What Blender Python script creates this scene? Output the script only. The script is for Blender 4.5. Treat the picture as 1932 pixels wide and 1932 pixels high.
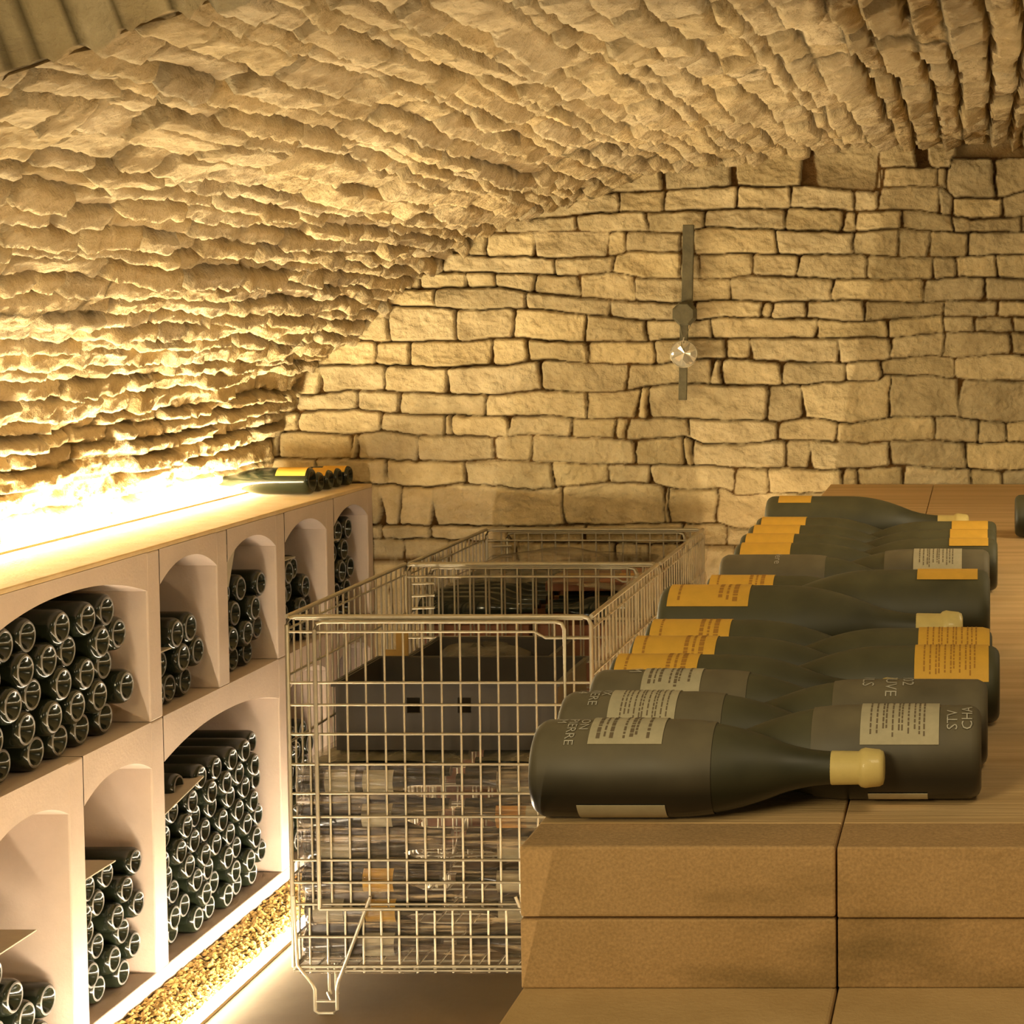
import bpy, bmesh, math, random
import numpy as np
from mathutils import Vector, Matrix
random.seed(7)
RNG = np.random.RandomState(11)
for o in list(bpy.data.objects): bpy.data.objects.remove(o)
SC = bpy.context.scene
COL = SC.collection
PI = math.pi
# ------------------------------------------------------------------ camera
EYE = 1.675; FOC = 3400.0; PIT = math.radians(3.1)
CX = 1850.0; CY = 585 + FOC*math.tan(PIT)
cam = bpy.data.cameras.new('camera'); camo = bpy.data.objects.new('camera', cam); COL.objects.link(camo)
camo.location = (0, 0, EYE); camo.rotation_euler = (PI/2 - PIT, 0, 0)
cam.sensor_width = 36; cam.sensor_fit = 'HORIZONTAL'; cam.lens = 36*FOC/1932
cam.shift_x = -(CX-966)/1932; cam.shift_y = (CY-966)/1932
cam.clip_start = .05; cam.clip_end = 60
SC.camera = camo
def ray(px, py):
    u = px-CX; v = py-CY
    y = FOC*math.cos(PIT) - v*math.sin(PIT); z = -(v*math.cos(PIT)+FOC*math.sin(PIT))
    return u/y, z/y
def at(px, py, Y=None, X=None, Z=None):
    a, b = ray(px, py)
    if Y is None: Y = X/a if X is not None else (Z-EYE)/b
    return Vector((a*Y, Y, EYE+b*Y))
def proj(X, Y, Z):          # numpy friendly
    d = Z-EYE
    yc = Y*math.cos(PIT) - d*math.sin(PIT); zc = d*math.cos(PIT) + Y*math.sin(PIT)
    return CX + FOC*X/yc, CY - FOC*zc/yc
# ------------------------------------------------------------------ world, lights, exposure
w = bpy.data.worlds.new('world'); SC.world = w; w.use_nodes = True
w.node_tree.nodes['Background'].inputs[0].default_value = (1.0, .78, .38, 1)
w.node_tree.nodes['Background'].inputs[1].default_value = .15
SC.view_settings.view_transform = 'Standard'; SC.view_settings.look = 'None'
SC.view_settings.exposure = -0.08; SC.view_settings.gamma = 1.0; SC.view_settings.use_curve_mapping = False
def area(name, loc, target, sx, sy, power, col):
    l = bpy.data.lights.new(name, 'AREA'); l.shape = 'RECTANGLE'; l.size = sx; l.size_y = sy; l.energy = power; l.color = col
    o = bpy.data.objects.new(name, l); COL.objects.link(o); o.location = loc
    d = Vector(target)-Vector(loc); o.rotation_euler = d.to_track_quat('-Z', 'Y').to_euler(); return o
area('camera_side_fill_light', (-1.5, -1.2, 2.7), (-1.0, 5, 1.0), .8, 1.0, 76, (1, .81, .45))  # added warm fill from behind the camera, no fixture there
area('far_bench_fill_light', (.95, 3.6, 2.02), (.0, 4.6, 1.1), .5, .9, 20, (1, .82, .50))  # added out-of-frame fill that brightens the far bench top
area('near_bench_fill_light', (.6, .9, 2.8), (-.1, 2.3, 1.0), .6, .6, 12, (1, .80, .50))  # added unseen fill lifting the bench front and nearest bottles
# the LED strips are real emitting strips built further down; their strengths:
LED_BACK, LED_LEFT, LED_RIGHT = 320.0, 125.0, 140.0
# ------------------------------------------------------------------ materials
def mat(name, col, rough=.6, metal=0.0, noise=0.0, nscale=20.0, bump=0.0, bscale=60.0, col2=None, stretch=(1,1,1), spec=.5, emit=None, coat=0, attr=None):
    m = bpy.data.materials.new(name); m.use_nodes = True
    nt = m.node_tree; n = nt.nodes; L = nt.links; b = n['Principled BSDF']
    b.inputs['Base Color'].default_value = (*col, 1); b.inputs['Roughness'].default_value = rough
    b.inputs['Metallic'].default_value = metal; b.inputs['Specular IOR Level'].default_value = spec
    b.inputs['Coat Weight'].default_value = coat
    tc = n.new('ShaderNodeTexCoord'); mp = n.new('ShaderNodeMapping'); mp.inputs['Scale'].default_value = stretch
    L.new(tc.outputs['Object'], mp.inputs['Vector'])
    src = None
    if attr:
        a = n.new('ShaderNodeVertexColor'); a.layer_name = attr; src = a.outputs['Color']
    if col2 is not None or noise:
        t = n.new('ShaderNodeTexNoise'); t.inputs['Scale'].default_value = nscale; t.inputs['Detail'].default_value = 6; t.inputs['Roughness'].default_value = .65
        L.new(mp.outputs[0], t.inputs['Vector'])
        r = n.new('ShaderNodeValToRGB'); r.color_ramp.elements[0].position = .32; r.color_ramp.elements[1].position = .68
        c2 = col2 if col2 is not None else tuple(c*(1-noise) for c in col)
        r.color_ramp.elements[0].color = (*c2, 1); r.color_ramp.elements[1].color = (*col, 1)
        L.new(t.outputs['Fac'], r.inputs['Fac'])
        if src is not None:
            mx = n.new('ShaderNodeMix'); mx.data_type = 'RGBA'; mx.blend_type = 'MULTIPLY'; mx.inputs['Factor'].default_value = 1
            L.new(r.outputs[0], mx.inputs['A']); L.new(src, mx.inputs['B']); src = mx.outputs['Result']
        else: src = r.outputs[0]
    if src is not None: L.new(src, b.inputs['Base Color'])
    if bump:
        t2 = n.new('ShaderNodeTexNoise'); t2.inputs['Scale'].default_value = bscale; t2.inputs['Detail'].default_value = 8; t2.inputs['Roughness'].default_value = .6
        L.new(mp.outputs[0], t2.inputs['Vector'])
        bp = n.new('ShaderNodeBump'); bp.inputs['Strength'].default_value = 1; bp.inputs['Distance'].default_value = bump
        L.new(t2.outputs['Fac'], bp.inputs['Height']); L.new(bp.outputs[0], b.inputs['Normal'])
    if emit:
        b.inputs['Emission Color'].default_value = (*emit[0], 1); b.inputs['Emission Strength'].default_value = emit[1]
    return m
M = {}
M['wall'] = mat('limestone_wall', (.62,.50,.29), .9, col2=(.40,.31,.165), nscale=9, bump=.010, bscale=42, attr='tint', spec=.2)
M['vault'] = mat('limestone_vault', (.66,.53,.32), .9, col2=(.46,.35,.19), nscale=9, bump=.016, bscale=40, attr='tint', spec=.2)
M['rack'] = mat('cast_stone_rack', (.56,.45,.36), .8, noise=.12, nscale=9, bump=.0008, bscale=120, spec=.3)
M['bench'] = mat('sawn_limestone', (.60,.42,.20), .85, col2=(.48,.32,.14), nscale=5, bump=.0012, bscale=160, spec=.2)
def stone_face():
    m = mat('stained_limestone', (.52,.33,.155), .85, col2=(.42,.26,.11), nscale=4, bump=.0012, bscale=160, spec=.2)
    n = m.node_tree.nodes; L = m.node_tree.links; b = n['Principled BSDF']
    src = b.inputs['Base Color'].links[0].from_socket
    tc = n.new('ShaderNodeTexCoord'); mp = n.new('ShaderNodeMapping'); mp.inputs['Scale'].default_value = (2.2,1,7); L.new(tc.outputs['Object'], mp.inputs[0])
    t = n.new('ShaderNodeTexNoise'); t.inputs['Scale'].default_value = 1.6; t.inputs['Detail'].default_value = 7; L.new(mp.outputs[0], t.inputs['Vector'])
    r = n.new('ShaderNodeMapRange'); r.inputs['From Min'].default_value = .50; r.inputs['From Max'].default_value = .66; L.new(t.outputs['Fac'], r.inputs['Value'])
    sp = n.new('ShaderNodeTexNoise'); sp.inputs['Scale'].default_value = 300; L.new(tc.outputs['Object'], sp.inputs['Vector'])
    r2 = n.new('ShaderNodeMapRange'); r2.inputs['From Min'].default_value = .3; r2.inputs['From Max'].default_value = .7; r2.inputs['To Min'].default_value = .82; r2.inputs['To Max'].default_value = 1.1; L.new(sp.outputs['Fac'], r2.inputs['Value'])
    mx = n.new('ShaderNodeMix'); mx.data_type = 'RGBA'; mx.inputs['B'].default_value = (.20,.13,.05,1); mx.clamp_factor = True
    ms = n.new('ShaderNodeMath'); ms.operation = 'MULTIPLY'; ms.inputs[1].default_value = .75; L.new(r.outputs[0], ms.inputs[0])
    L.new(ms.outputs[0], mx.inputs['Factor']); L.new(src, mx.inputs['A'])
    m2 = n.new('ShaderNodeMix'); m2.data_type = 'RGBA'; m2.blend_type = 'MULTIPLY'; m2.inputs['Factor'].default_value = 1
    L.new(mx.outputs['Result'], m2.inputs['A']); L.new(r2.outputs[0], m2.inputs['B']); L.new(m2.outputs['Result'], b.inputs['Base Color'])
    return m
M['face'] = stone_face()
M['bench_top'] = mat('streaked_limestone', (.74,.51,.25), .7, col2=(.54,.35,.155), nscale=3, bump=.003, bscale=14, stretch=(.4,9,1), spec=.3)
M['rack_top'] = mat('sandy_stone_slab', (.66,.50,.28), .8, col2=(.56,.40,.20), nscale=14, bump=.001, bscale=90, spec=.2)
M['floor'] = mat('poured_concrete', (.175,.125,.062), .8, col2=(.13,.09,.042), nscale=2.2, bump=.0006, bscale=50, spec=.3)
M['edge'] = mat('gravel_channel_kerb', (.40,.30,.16), .8, noise=.3, nscale=30)
M['gravel'] = mat('golden_gravel', (.72,.50,.16), .45, col2=(.33,.20,.05), nscale=60, spec=.6)
M['glass'] = mat('dark_green_glass', (.012,.015,.008), .16, spec=.5)
M['ring'] = mat('knurled_glass_ring', (.17,.16,.15), .35, spec=.7)
M['paper_y'] = mat('yellow_label_paper', (.78,.44,.055), .7, noise=.12, nscale=40)
M['paper_w'] = mat('cream_label_paper', (.50,.44,.29), .8, noise=.15, nscale=60)
M['paper_o'] = mat('orange_label_paper', (.66,.32,.08), .8, noise=.15, nscale=60)
M['card'] = mat('grey_card', (.42,.36,.26), .8, noise=.12, nscale=30)
M['ink'] = mat('label_ink', (.16,.12,.07), .8)
M['ink_y'] = mat('ochre_ink', (.42,.20,.03), .8)
M['chalk'] = mat('white_chalk_pen', (.55,.51,.41), .9, noise=.3, nscale=150)
M['wax'] = mat('pale_yellow_capsule', (.72,.56,.20), .5, noise=.15, nscale=30, coat=.2)
M['wire'] = mat('galvanised_wire', (.42,.37,.27), .40, metal=.6, noise=.15, nscale=40)
M['tray'] = mat('grey_black_plastic', (.040,.032,.022), .5, noise=.2)
M['bag'] = mat('black_film', (.03,.026,.02), .25, bump=.01, bscale=14, spec=.7)
M['carton'] = mat('golden_cardboard', (.45,.28,.08), .8, noise=.2, nscale=15)
M['redbox'] = mat('red_brown_carton', (.24,.09,.04), .7, noise=.3, nscale=15)
M['iron'] = mat('weathered_iron', (.14,.12,.065), .7, metal=.3, noise=.4, nscale=30, bump=.001)
M['led'] = None
def led(name, col, s):
    m = bpy.data.materials.new(name); m.use_nodes = True; n = m.node_tree.nodes; n.clear()
    e = n.new('ShaderNodeEmission'); e.inputs[0].default_value = (*col,1); e.inputs[1].default_value = s
    o = n.new('ShaderNodeOutputMaterial'); m.node_tree.links.new(e.outputs[0], o.inputs[0]); return m
def dusty(name, glass, dust, amount, rough=.35):
    """dark glass with dust that has settled on the upward side"""
    m = bpy.data.materials.new(name); m.use_nodes = True; nt = m.node_tree; n = nt.nodes; L = nt.links; b = n['Principled BSDF']
    tc = n.new('ShaderNodeTexCoord'); sep = n.new('ShaderNodeSeparateXYZ'); L.new(tc.outputs['Object'], sep.inputs[0])
    t = n.new('ShaderNodeTexNoise'); t.inputs['Scale'].default_value = 16; t.inputs['Detail'].default_value = 8; L.new(tc.outputs['Object'], t.inputs['Vector'])
    mr = n.new('ShaderNodeMapRange'); mr.inputs['From Min'].default_value = -.02; mr.inputs['From Max'].default_value = .055; mr.inputs['To Max'].default_value = amount
    L.new(sep.outputs['Z'], mr.inputs['Value'])
    mu = n.new('ShaderNodeMath'); mu.operation = 'MULTIPLY'; L.new(mr.outputs[0], mu.inputs[0])
    rg = n.new('ShaderNodeMapRange'); rg.inputs['From Min'].default_value = .3; rg.inputs['From Max'].default_value = .7; rg.inputs['To Min'].default_value = .55
    L.new(t.outputs['Fac'], rg.inputs['Value']); L.new(rg.outputs[0], mu.inputs[1])
    mx = n.new('ShaderNodeMix'); mx.data_type = 'RGBA'; mx.inputs['A'].default_value = (*glass,1); mx.inputs['B'].default_value = (*dust,1)
    L.new(mu.outputs[0], mx.inputs['Factor']); L.new(mx.outputs['Result'], b.inputs['Base Color'])
    r2 = n.new('ShaderNodeMapRange'); r2.inputs['To Min'].default_value = rough; r2.inputs['To Max'].default_value = .9
    L.new(mu.outputs[0], r2.inputs['Value']); L.new(r2.outputs[0], b.inputs['Roughness'])
    return m
M['dusty'] = dusty('dusty_green_glass', (.012,.014,.007), (.125,.112,.052), .85)
M['wrap'] = dusty('dusty_clear_wrap_on_glass', (.018,.016,.011), (.20,.165,.095), .95, .3)
def film_mat(name, col, base, streak, scale=(1.2,1.2,38), dark=None):
    m = bpy.data.materials.new(name); m.use_nodes = True; nt = m.node_tree; n = nt.nodes; L = nt.links; n.clear()
    out = n.new('ShaderNodeOutputMaterial'); tp = n.new('ShaderNodeBsdfTransparent'); pr = n.new('ShaderNodeBsdfPrincipled')
    pr.inputs['Base Color'].default_value = (*col,1); pr.inputs['Roughness'].default_value = .22; pr.inputs['Specular IOR Level'].default_value = .8
    tc = n.new('ShaderNodeTexCoord'); mp = n.new('ShaderNodeMapping'); mp.inputs['Scale'].default_value = scale; L.new(tc.outputs['Object'], mp.inputs[0])
    t = n.new('ShaderNodeTexNoise'); t.inputs['Scale'].default_value = 3; t.inputs['Detail'].default_value = 5; t.inputs['Distortion'].default_value = .6; L.new(mp.outputs[0], t.inputs['Vector'])
    mr = n.new('ShaderNodeMapRange'); mr.inputs['From Min'].default_value = .47; mr.inputs['From Max'].default_value = .66; mr.inputs['To Min'].default_value = base; mr.inputs['To Max'].default_value = streak
    L.new(t.outputs['Fac'], mr.inputs['Value'])
    if dark:
        t3 = n.new('ShaderNodeTexNoise'); t3.inputs['Scale'].default_value = 5; t3.inputs['Detail'].default_value = 6; t3.inputs['Distortion'].default_value = .8; L.new(mp.outputs[0], t3.inputs['Vector'])
        cr = n.new('ShaderNodeValToRGB'); cr.color_ramp.elements[0].position = .46; cr.color_ramp.elements[1].position = .72
        cr.color_ramp.elements[0].color = (*dark,1); cr.color_ramp.elements[1].color = (*col,1); L.new(t3.outputs['Fac'], cr.inputs['Fac']); L.new(cr.outputs[0], pr.inputs['Base Color'])
    bp = n.new('ShaderNodeBump'); bp.inputs['Distance'].default_value = .012; L.new(t.outputs['Fac'], bp.inputs['Height']); L.new(bp.outputs[0], pr.inputs['Normal'])
    mx = n.new('ShaderNodeMixShader'); L.new(mr.outputs[0], mx.inputs[0]); L.new(tp.outputs[0], mx.inputs[1]); L.new(pr.outputs[0], mx.inputs[2]); L.new(mx.outputs[0], out.inputs[0])
    return m
M['film'] = film_mat('crinkled_stretch_film', (.44,.33,.19), .34, .85, scale=(1.3,1.3,22), dark=(.055,.036,.02))
M['film2'] = film_mat('clear_plastic_sheet', (.46,.40,.26), .34, .70, scale=(6,2,3))
# ------------------------------------------------------------------ mesh helpers
class MB:
    def __init__(s): s.v = []; s.f = []; s.m = []
    def add(s, vs, fs, mi=0):
        o = len(s.v); s.v += [tuple(v) for v in vs]; s.f += [tuple(i+o for i in f) for f in fs]; s.m += [mi]*len(fs)
    def box(s, a, b, mi=0):
        x0,y0,z0 = a; x1,y1,z1 = b
        s.add([(x0,y0,z0),(x1,y0,z0),(x1,y1,z0),(x0,y1,z0),(x0,y0,z1),(x1,y0,z1),(x1,y1,z1),(x0,y1,z1)],
              [(0,3,2,1),(4,5,6,7),(0,1,5,4),(1,2,6,5),(2,3,7,6),(3,0,4,7)], mi)
    def tube(s, pts, r, n=6, mi=0, closed=False):
        pts = [Vector(p) for p in pts]; k = len(pts); rings = []
        for i, p in enumerate(pts):
            if closed: d = pts[(i+1)%k]-pts[i-1]
            else: d = pts[min(i+1,k-1)]-pts[max(i-1,0)]
            d.normalize(); up = Vector((0,0,1)) if abs(d.z) < .9 else Vector((1,0,0))
            a = d.cross(up).normalized(); b = d.cross(a)
            rings.append([p+a*(r*math.cos(2*PI*j/n))+b*(r*math.sin(2*PI*j/n)) for j in range(n)])
        vs = [v for rg in rings for v in rg]; fs = []
        for i in range(k if closed else k-1):
            i2 = (i+1)%k
            for j in range(n): fs.append((i*n+j, i*n+(j+1)%n, i2*n+(j+1)%n, i2*n+j))
        if not closed: fs += [tuple(range(n))[::-1], tuple((k-1)*n+j for j in range(n))]
        s.add(vs, fs, mi)
    def lathe(s, prof, n=24, axis='X', mats=None):
        """prof: (t, r) along local +X"""
        o = []; fs = []; 
        for t, r in prof:
            for j in range(n):
                a = 2*PI*j/n; o.append((t, r*math.cos(a), r*math.sin(a)))
        base = len(s.v); s.v += o
        for i in range(len(prof)-1):
            for j in range(n):
                s.f.append((base+i*n+j, base+i*n+(j+1)%n, base+(i+1)*n+(j+1)%n, base+(i+1)*n+j)); s.m.append(mats[i] if mats else 0)
    def prism(s, poly, x0, x1, mi=0):
        """polygon in (y,z) extruded along x"""
        k = len(poly); vs = [(x0,y,z) for y,z in poly]+[(x1,y,z) for y,z in poly]
        fs = [tuple(range(k))[::-1], tuple(range(k,2*k))]+[(i,(i+1)%k,(i+1)%k+k,i+k) for i in range(k)]
        s.add(vs, fs, mi)
    def build(s, name, mats, parent=None, smooth=False, bevel=0.0, sharp=40):
        me = bpy.data.meshes.new(name); me.from_pydata(s.v, [], s.f)
        if not isinstance(mats, (list, tuple)): mats = [mats]
        for m in mats: me.materials.append(m)
        if len(mats) > 1: me.polygons.foreach_set('material_index', s.m)
        bm = bmesh.new(); bm.from_mesh(me); bmesh.ops.recalc_face_normals(bm, faces=bm.faces)
        if smooth:
            for f in bm.faces: f.smooth = True
            for e in bm.edges:
                if len(e.link_faces) == 2 and e.calc_face_angle(0) > math.radians(sharp): e.smooth = False
        bm.to_mesh(me); bm.free()
        o = bpy.data.objects.new(name, me); COL.objects.link(o)
        if parent: o.parent = parent
        if bevel:
            b = o.modifiers.new('bevel', 'BEVEL'); b.width = bevel; b.segments = 2; b.limit_method = 'ANGLE'
        return o
def tag(o, label=None, cat=None, group=None, kind=None):
    if label: o['label'] = label
    if cat: o['category'] = cat
    if group: o['group'] = group
    if kind: o['kind'] = kind
    return o
def empty(name, loc=(0,0,0), rz=0, label=None, cat=None, group=None):
    o = bpy.data.objects.new(name, None); COL.objects.link(o); o.location = loc; o.rotation_euler = (0,0,rz); o.empty_display_size = .05
    return tag(o, label, cat, group)
def copy_tree(o, parent=None):
    c = o.copy(); COL.objects.link(c); c.parent = parent
    for ch in [x for x in bpy.data.objects if x.parent == o]: copy_tree(ch, c)
    return c
# value noise on numpy grids
def vnoise(x, y, seed, oct=4, gain=.5):
    out = np.zeros_like(x, dtype=float); amp = 1; tot = 0
    for k in range(oct):
        r = np.random.RandomState(seed+k*17).rand(256,256)
        xi = np.floor(x).astype(int); yi = np.floor(y).astype(int); fx = x-xi; fy = y-yi
        fx = fx*fx*(3-2*fx); fy = fy*fy*(3-2*fy)
        g = lambda a,b: r[a % 256, b % 256]
        v = (g(xi,yi)*(1-fx)+g(xi+1,yi)*fx)*(1-fy)+(g(xi,yi+1)*(1-fx)+g(xi+1,yi+1)*fx)*fy
        out += amp*(v-.5)*2; tot += amp; amp *= gain; x = x*2.03+5.1; y = y*2.03+9.7
    return out/tot
def grid_mesh(name, P, tint, m, flip=False):
    nu, nv = P.shape[:2]; me = bpy.data.meshes.new(name)
    idx = np.arange(nu*nv).reshape(nu, nv)
    q = np.stack([idx[:-1,:-1], idx[1:,:-1], idx[1:,1:], idx[:-1,1:]], -1).reshape(-1,4)
    if flip: q = q[:, ::-1]
    me.vertices.add(nu*nv); me.vertices.foreach_set('co', P.reshape(-1).astype(np.float32))
    me.loops.add(q.size); me.loops.foreach_set('vertex_index', q.reshape(-1).astype(np.int32))
    me.polygons.add(len(q)); me.polygons.foreach_set('loop_start', (np.arange(len(q))*4).astype(np.int32))
    me.polygons.foreach_set('loop_total', np.full(len(q), 4, np.int32))
    me.update(calc_edges=True); me.validate()
    ca = me.color_attributes.new('tint', 'FLOAT_COLOR', 'POINT')
    c = np.ones((nu*nv,4), np.float32); c[:, :3] = tint.reshape(-1,3); ca.data.foreach_set('color', c.reshape(-1))
    me.polygons.foreach_set('use_smooth', np.ones(len(q), bool)); me.materials.append(m)
    o = bpy.data.objects.new(name, me); COL.objects.link(o); tag(o, kind='structure'); return o
def sstep(a, b, x): t = np.clip((x-a)/(b-a), 0, 1); return t*t*(3-2*t)
# ------------------------------------------------------------------ key dimensions
WY = 6.0                       # back wall
XR = at(706, 911, Y=WY).x      # front plane of the left rack
TOPZ = 1.098                   # top of both racks
XB = -.497                     # left edge of the right bench
# ------------------------------------------------------------------ back wall, stone by stone
BND = [
 [(480,120),(1660,120),(1664,316),(1793,316),(1797,296),(1960,300)],
 [(480,366),(1100,366),(1242,360),(1380,349),(1526,353),(1650,361),(1668,352),(1780,350),(1800,372),(1880,374),(1960,352)],
 [(480,420),(962,414),(1084,409),(1186,399),(1332,397),(1397,393),(1496,393),(1608,398),(1737,396),(1789,405),(1832,414),(1897,410),(1960,405)],
 [(480,440),(949,440),(1130,437),(1272,437),(1335,430),(1461,433),(1589,437),(1703,432),(1811,439),(1960,437)],
 [(480,478),(850,478),(922,484),(1078,485),(1140,483),(1190,473),(1279,475),(1304,480),(1407,476),(1465,480),(1600,480),(1677,484),(1746,486),(1960,480)],
 [(480,505),(748,512),(852,513),(939,516),(1098,520),(1150,512),(1212,524),(1262,526),(1366,523),(1415,518),(1510,522),(1570,526),(1757,527),(1801,522),(1960,526)],
 [(480,525),(624,532),(748,543),(893,543),(943,543),(999,551),(1150,566),(1268,570),(1382,566),(1510,569),(1605,565),(1746,570),(1812,565),(1960,568)],
 [(480,560),(672,566),(759,576),(893,584),(995,582),(1109,594),(1202,603),(1316,603),(1386,597),(1510,601),(1627,606),(1692,601),(1790,598),(1960,597)],
 [(480,636),(635,640),(738,646),(862,642),(974,638),(1109,644),(1202,642),(1299,637),(1448,639),(1562,639),(1681,637),(1736,630),(1790,626),(1960,627)],
 [(480,690),(790,690),(850,694),(933,688),(1026,680),(1109,686),(1237,687),(1316,677),(1397,677),(1469,682),(1573,684),(1681,679),(1757,671),(1801,674),(1888,667),(1960,672)],
 [(480,745),(562,744),(666,735),(893,744),(933,744),(1020,735),(1105,739),(1181,739),(1250,725),(1303,723),(1407,729),(1490,726),(1593,719),(1660,717),(1671,707),(1757,709),(1823,715),(1960,718)],
 [(480,778),(531,776),(676,772),(728,779),(893,785),(1016,785),(1109,790),(1250,789),(1345,793),(1428,793),(1469,797),(1517,789),(1605,798),(1681,789),(1801,783),(1833,791),(1910,798),(1960,795)],
 [(480,816),(562,814),(666,820),(728,814),(790,820),(933,824),(995,820),(1078,826),(1181,828),(1293,824),(1324,837),(1407,837),(1459,832),(1540,830),(1627,835),(1757,828),(1844,835),(1960,835)],
 [(480,861),(593,865),(728,868),(790,872),(893,870),(933,868),(1016,872),(1181,876),(1303,878),(1428,882),(1490,878),(1552,884),(1605,885),(1714,878),(1823,885),(1888,891),(1960,888)],
 [(480,910),(738,913),(810,919),(873,913),(1005,925),(1043,921),(1140,909),(1231,913),(1283,924),(1366,921),(1386,932),(1469,930),(1552,926),(1960,930)],
 [(480,985),(717,988),(810,990),(933,992),(1355,988),(1386,996),(1450,1000),(1960,1000)],
 [(480,1018),(800,1014),(900,1020),(1400,1030),(1960,1030)],
 [(480,1055),(900,1058),(1960,1060)],[(480,1110),(1960,1108)],[(480,1170),(1960,1165)],[(480,1220),(1960,1225)],[(480,1290),(1960,1280)],[(480,1350),(1960,1355)],[(480,1420),(1960,1415)],[(480,1490),(1960,1485)],[(480,1560),(1960,1560)],[(480,1640),(1960,1640)],[(480,1720),(1960,1720)]]
JNT = [
 [1235,1381,1527,1667,1770,1787,1875],[1167,1253,1392,1492,1610,1660,1773,1798,1892],[560,700,820,956,1089,1223,1327,1483,1590,1614,1703,1798,1927],
 [600,700,830,920,1008,1148,1181,1283,1310,1467,1612,1694,1751,1826],[640,740,835,1046,1161,1283,1319,1419,1507,1638,1760,1802,1879],
 [600,700,793,880,933,1009,1096,1202,1293,1378,1571,1743,1855],[560,672,825,993,1154,1312,1438,1457,1520,1633,1778,1883],
 [600,734,862,968,1107,1220,1341,1541,1676,1779,1840,1912],[600,711,773,929,995,1111,1235,1368,1415,1583,1679,1780,1905],
 [606,729,849,1019,1185,1343,1361,1477,1597,1663,1802],[560,676,757,917,1111,1204,1223,1448,1515,1679,1810],
 [567,721,840,853,963,1082,1164,1185,1300,1467,1579,1766,1847,1901],[525,663,675,792,935,1006,1200,1291,1306,1482,1530,1678,1823],
 [600,730,880,1043,1148,1229,1386,1450,1587,1618,1705,1830,1890],[600,721,757,820,1063,1256,1264,1355,1500,1650,1800],[722,813,960,1100,1290,1370,1500]]
while len(JNT) < len(BND)-1: JNT.append(sorted([500+i*125+random.randint(-35,35) for i in range(12)]))
# row 0 (above BND[0]) is only filled for the right end
def build_wall():
    x0 = -2.75; x1 = .85; z0 = 0; z1 = 2.35
    dens = 0.0042
    xs = np.arange(x0, x1+dens, dens); zs = np.concatenate([np.arange(z0, .86, .02), np.arange(.86, z1, dens)])
    X, Z = np.meshgrid(xs, zs, indexing='ij'); Y = np.full_like(X, WY)
    px, py = proj(X, Y, Z)
    wx = px + 5*vnoise(X*9, Z*9, 3) + 3*vnoise(X*30, Z*30, 5); wy = py + 4*vnoise(X*7+9, Z*12, 7) + 2.5*vnoise(X*35, Z*35, 9)
    H = np.full(X.shape, -.030); T = np.zeros(X.shape+(3,)); T[:] = (.50,.40,.26)
    jw = .5+1.5*np.clip(.3+1.8*vnoise(X*6, Z*6, 15, 3),0,1)
    bl = [np.interp(wx, [p[0] for p in b], [p[1] for p in b]) for b in BND]
    bl = [np.full_like(wx, -60)] + bl + [np.full_like(wx, 2200)]
    jn = [[1728,1795,1860]] + JNT + [[]]
    cnt = 0
    for r in range(len(bl)-1):
        top, bot = bl[r], bl[r+1]
        inrow = (wy > top-2) & (wy < bot+2)
        if r == 0: js = [480-400, 1400, 1665, 1728, 1795, 1960+300]
        else: js = [80]+[j for j in jn[r] if not (r == 1 and j < 1100)]+[2300]
        for a, b in zip(js[:-1], js[1:]):
            rs = np.random.RandomState(cnt*7+3); cnt += 1
            sl = rs.uniform(-.16,.16)
            mid = (top+bot)/2
            la = a + sl*(wy-mid); rb = b + rs.uniform(-.16,.16)*(wy-mid)
            d1 = wx-la-jw; d2 = rb-wx-jw; d3 = wy-top-jw*.7; d4 = bot-wy-jw*.7
            # rounded-corner distance
            k = rs.uniform(3,8)
            ex = np.minimum(d1, d2); ey = np.minimum(d3, d4)
            cx = np.clip(k-ex, 0, None); cy = np.clip(k-ey, 0, None)
            sd = np.where((cx > 0) & (cy > 0), k-np.sqrt(cx*cx+cy*cy), np.minimum(ex, ey))
            msk = (sd > 0) & inrow
            if not msk.any(): continue
            prof = 1-np.clip(1-sd[msk]/3.6, 0, 1)**2.4
            off = rs.uniform(-.006,.008); tx = rs.uniform(-.00010,.00010); ty = rs.uniform(-.00028,.00020)
            xm = .5*(max(a,480)+min(b,1960)); h = -.030+prof*(.030+off) + prof*(tx*(wx[msk]-xm)*.6+ty*(wy[msk]-mid[msk]))
            H[msk] = np.maximum(H[msk], h)
            g = rs.uniform(.80,1.12); hue = rs.uniform(-.05,.05)
            ed = .80+.20*np.clip(sd[msk]/3,0,1)
            T[msk] = np.stack([g*(1+hue*.3)*ed, g*ed, g*(1-hue)*ed], -1)
    fl_ = vnoise(X*8+.4*Z*8, Z*13, 25, 4, .55)*4; rough = .0045*(np.floor(fl_)+sstep(.0,.35,fl_-np.floor(fl_)))*.8 + .005*vnoise(X*11, Z*16, 21, 5, .55)+.0035*vnoise(X*40, Z*45, 31, 4, .6)
    body = sstep(-.030, -.012, H)
    # lumpy mortar filling part of the joints
    mort = vnoise(X*4, Z*5, 41, 3)
    H = np.where(H < -.012, np.minimum(H + .030*np.clip(mort*1.4+.30, 0, 1), -.008), H)
    H = H + rough*(.4+.6*body)
    dark = (1-body)[..., None]
    T = T*(1-dark) + T*dark*np.array((.36,.28,.18))
    P = np.stack([X, Y-H-.012, Z], -1)
    return grid_mesh('wall_back', P, np.clip(T,0,1.3), M['wall'])
build_wall()
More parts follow.
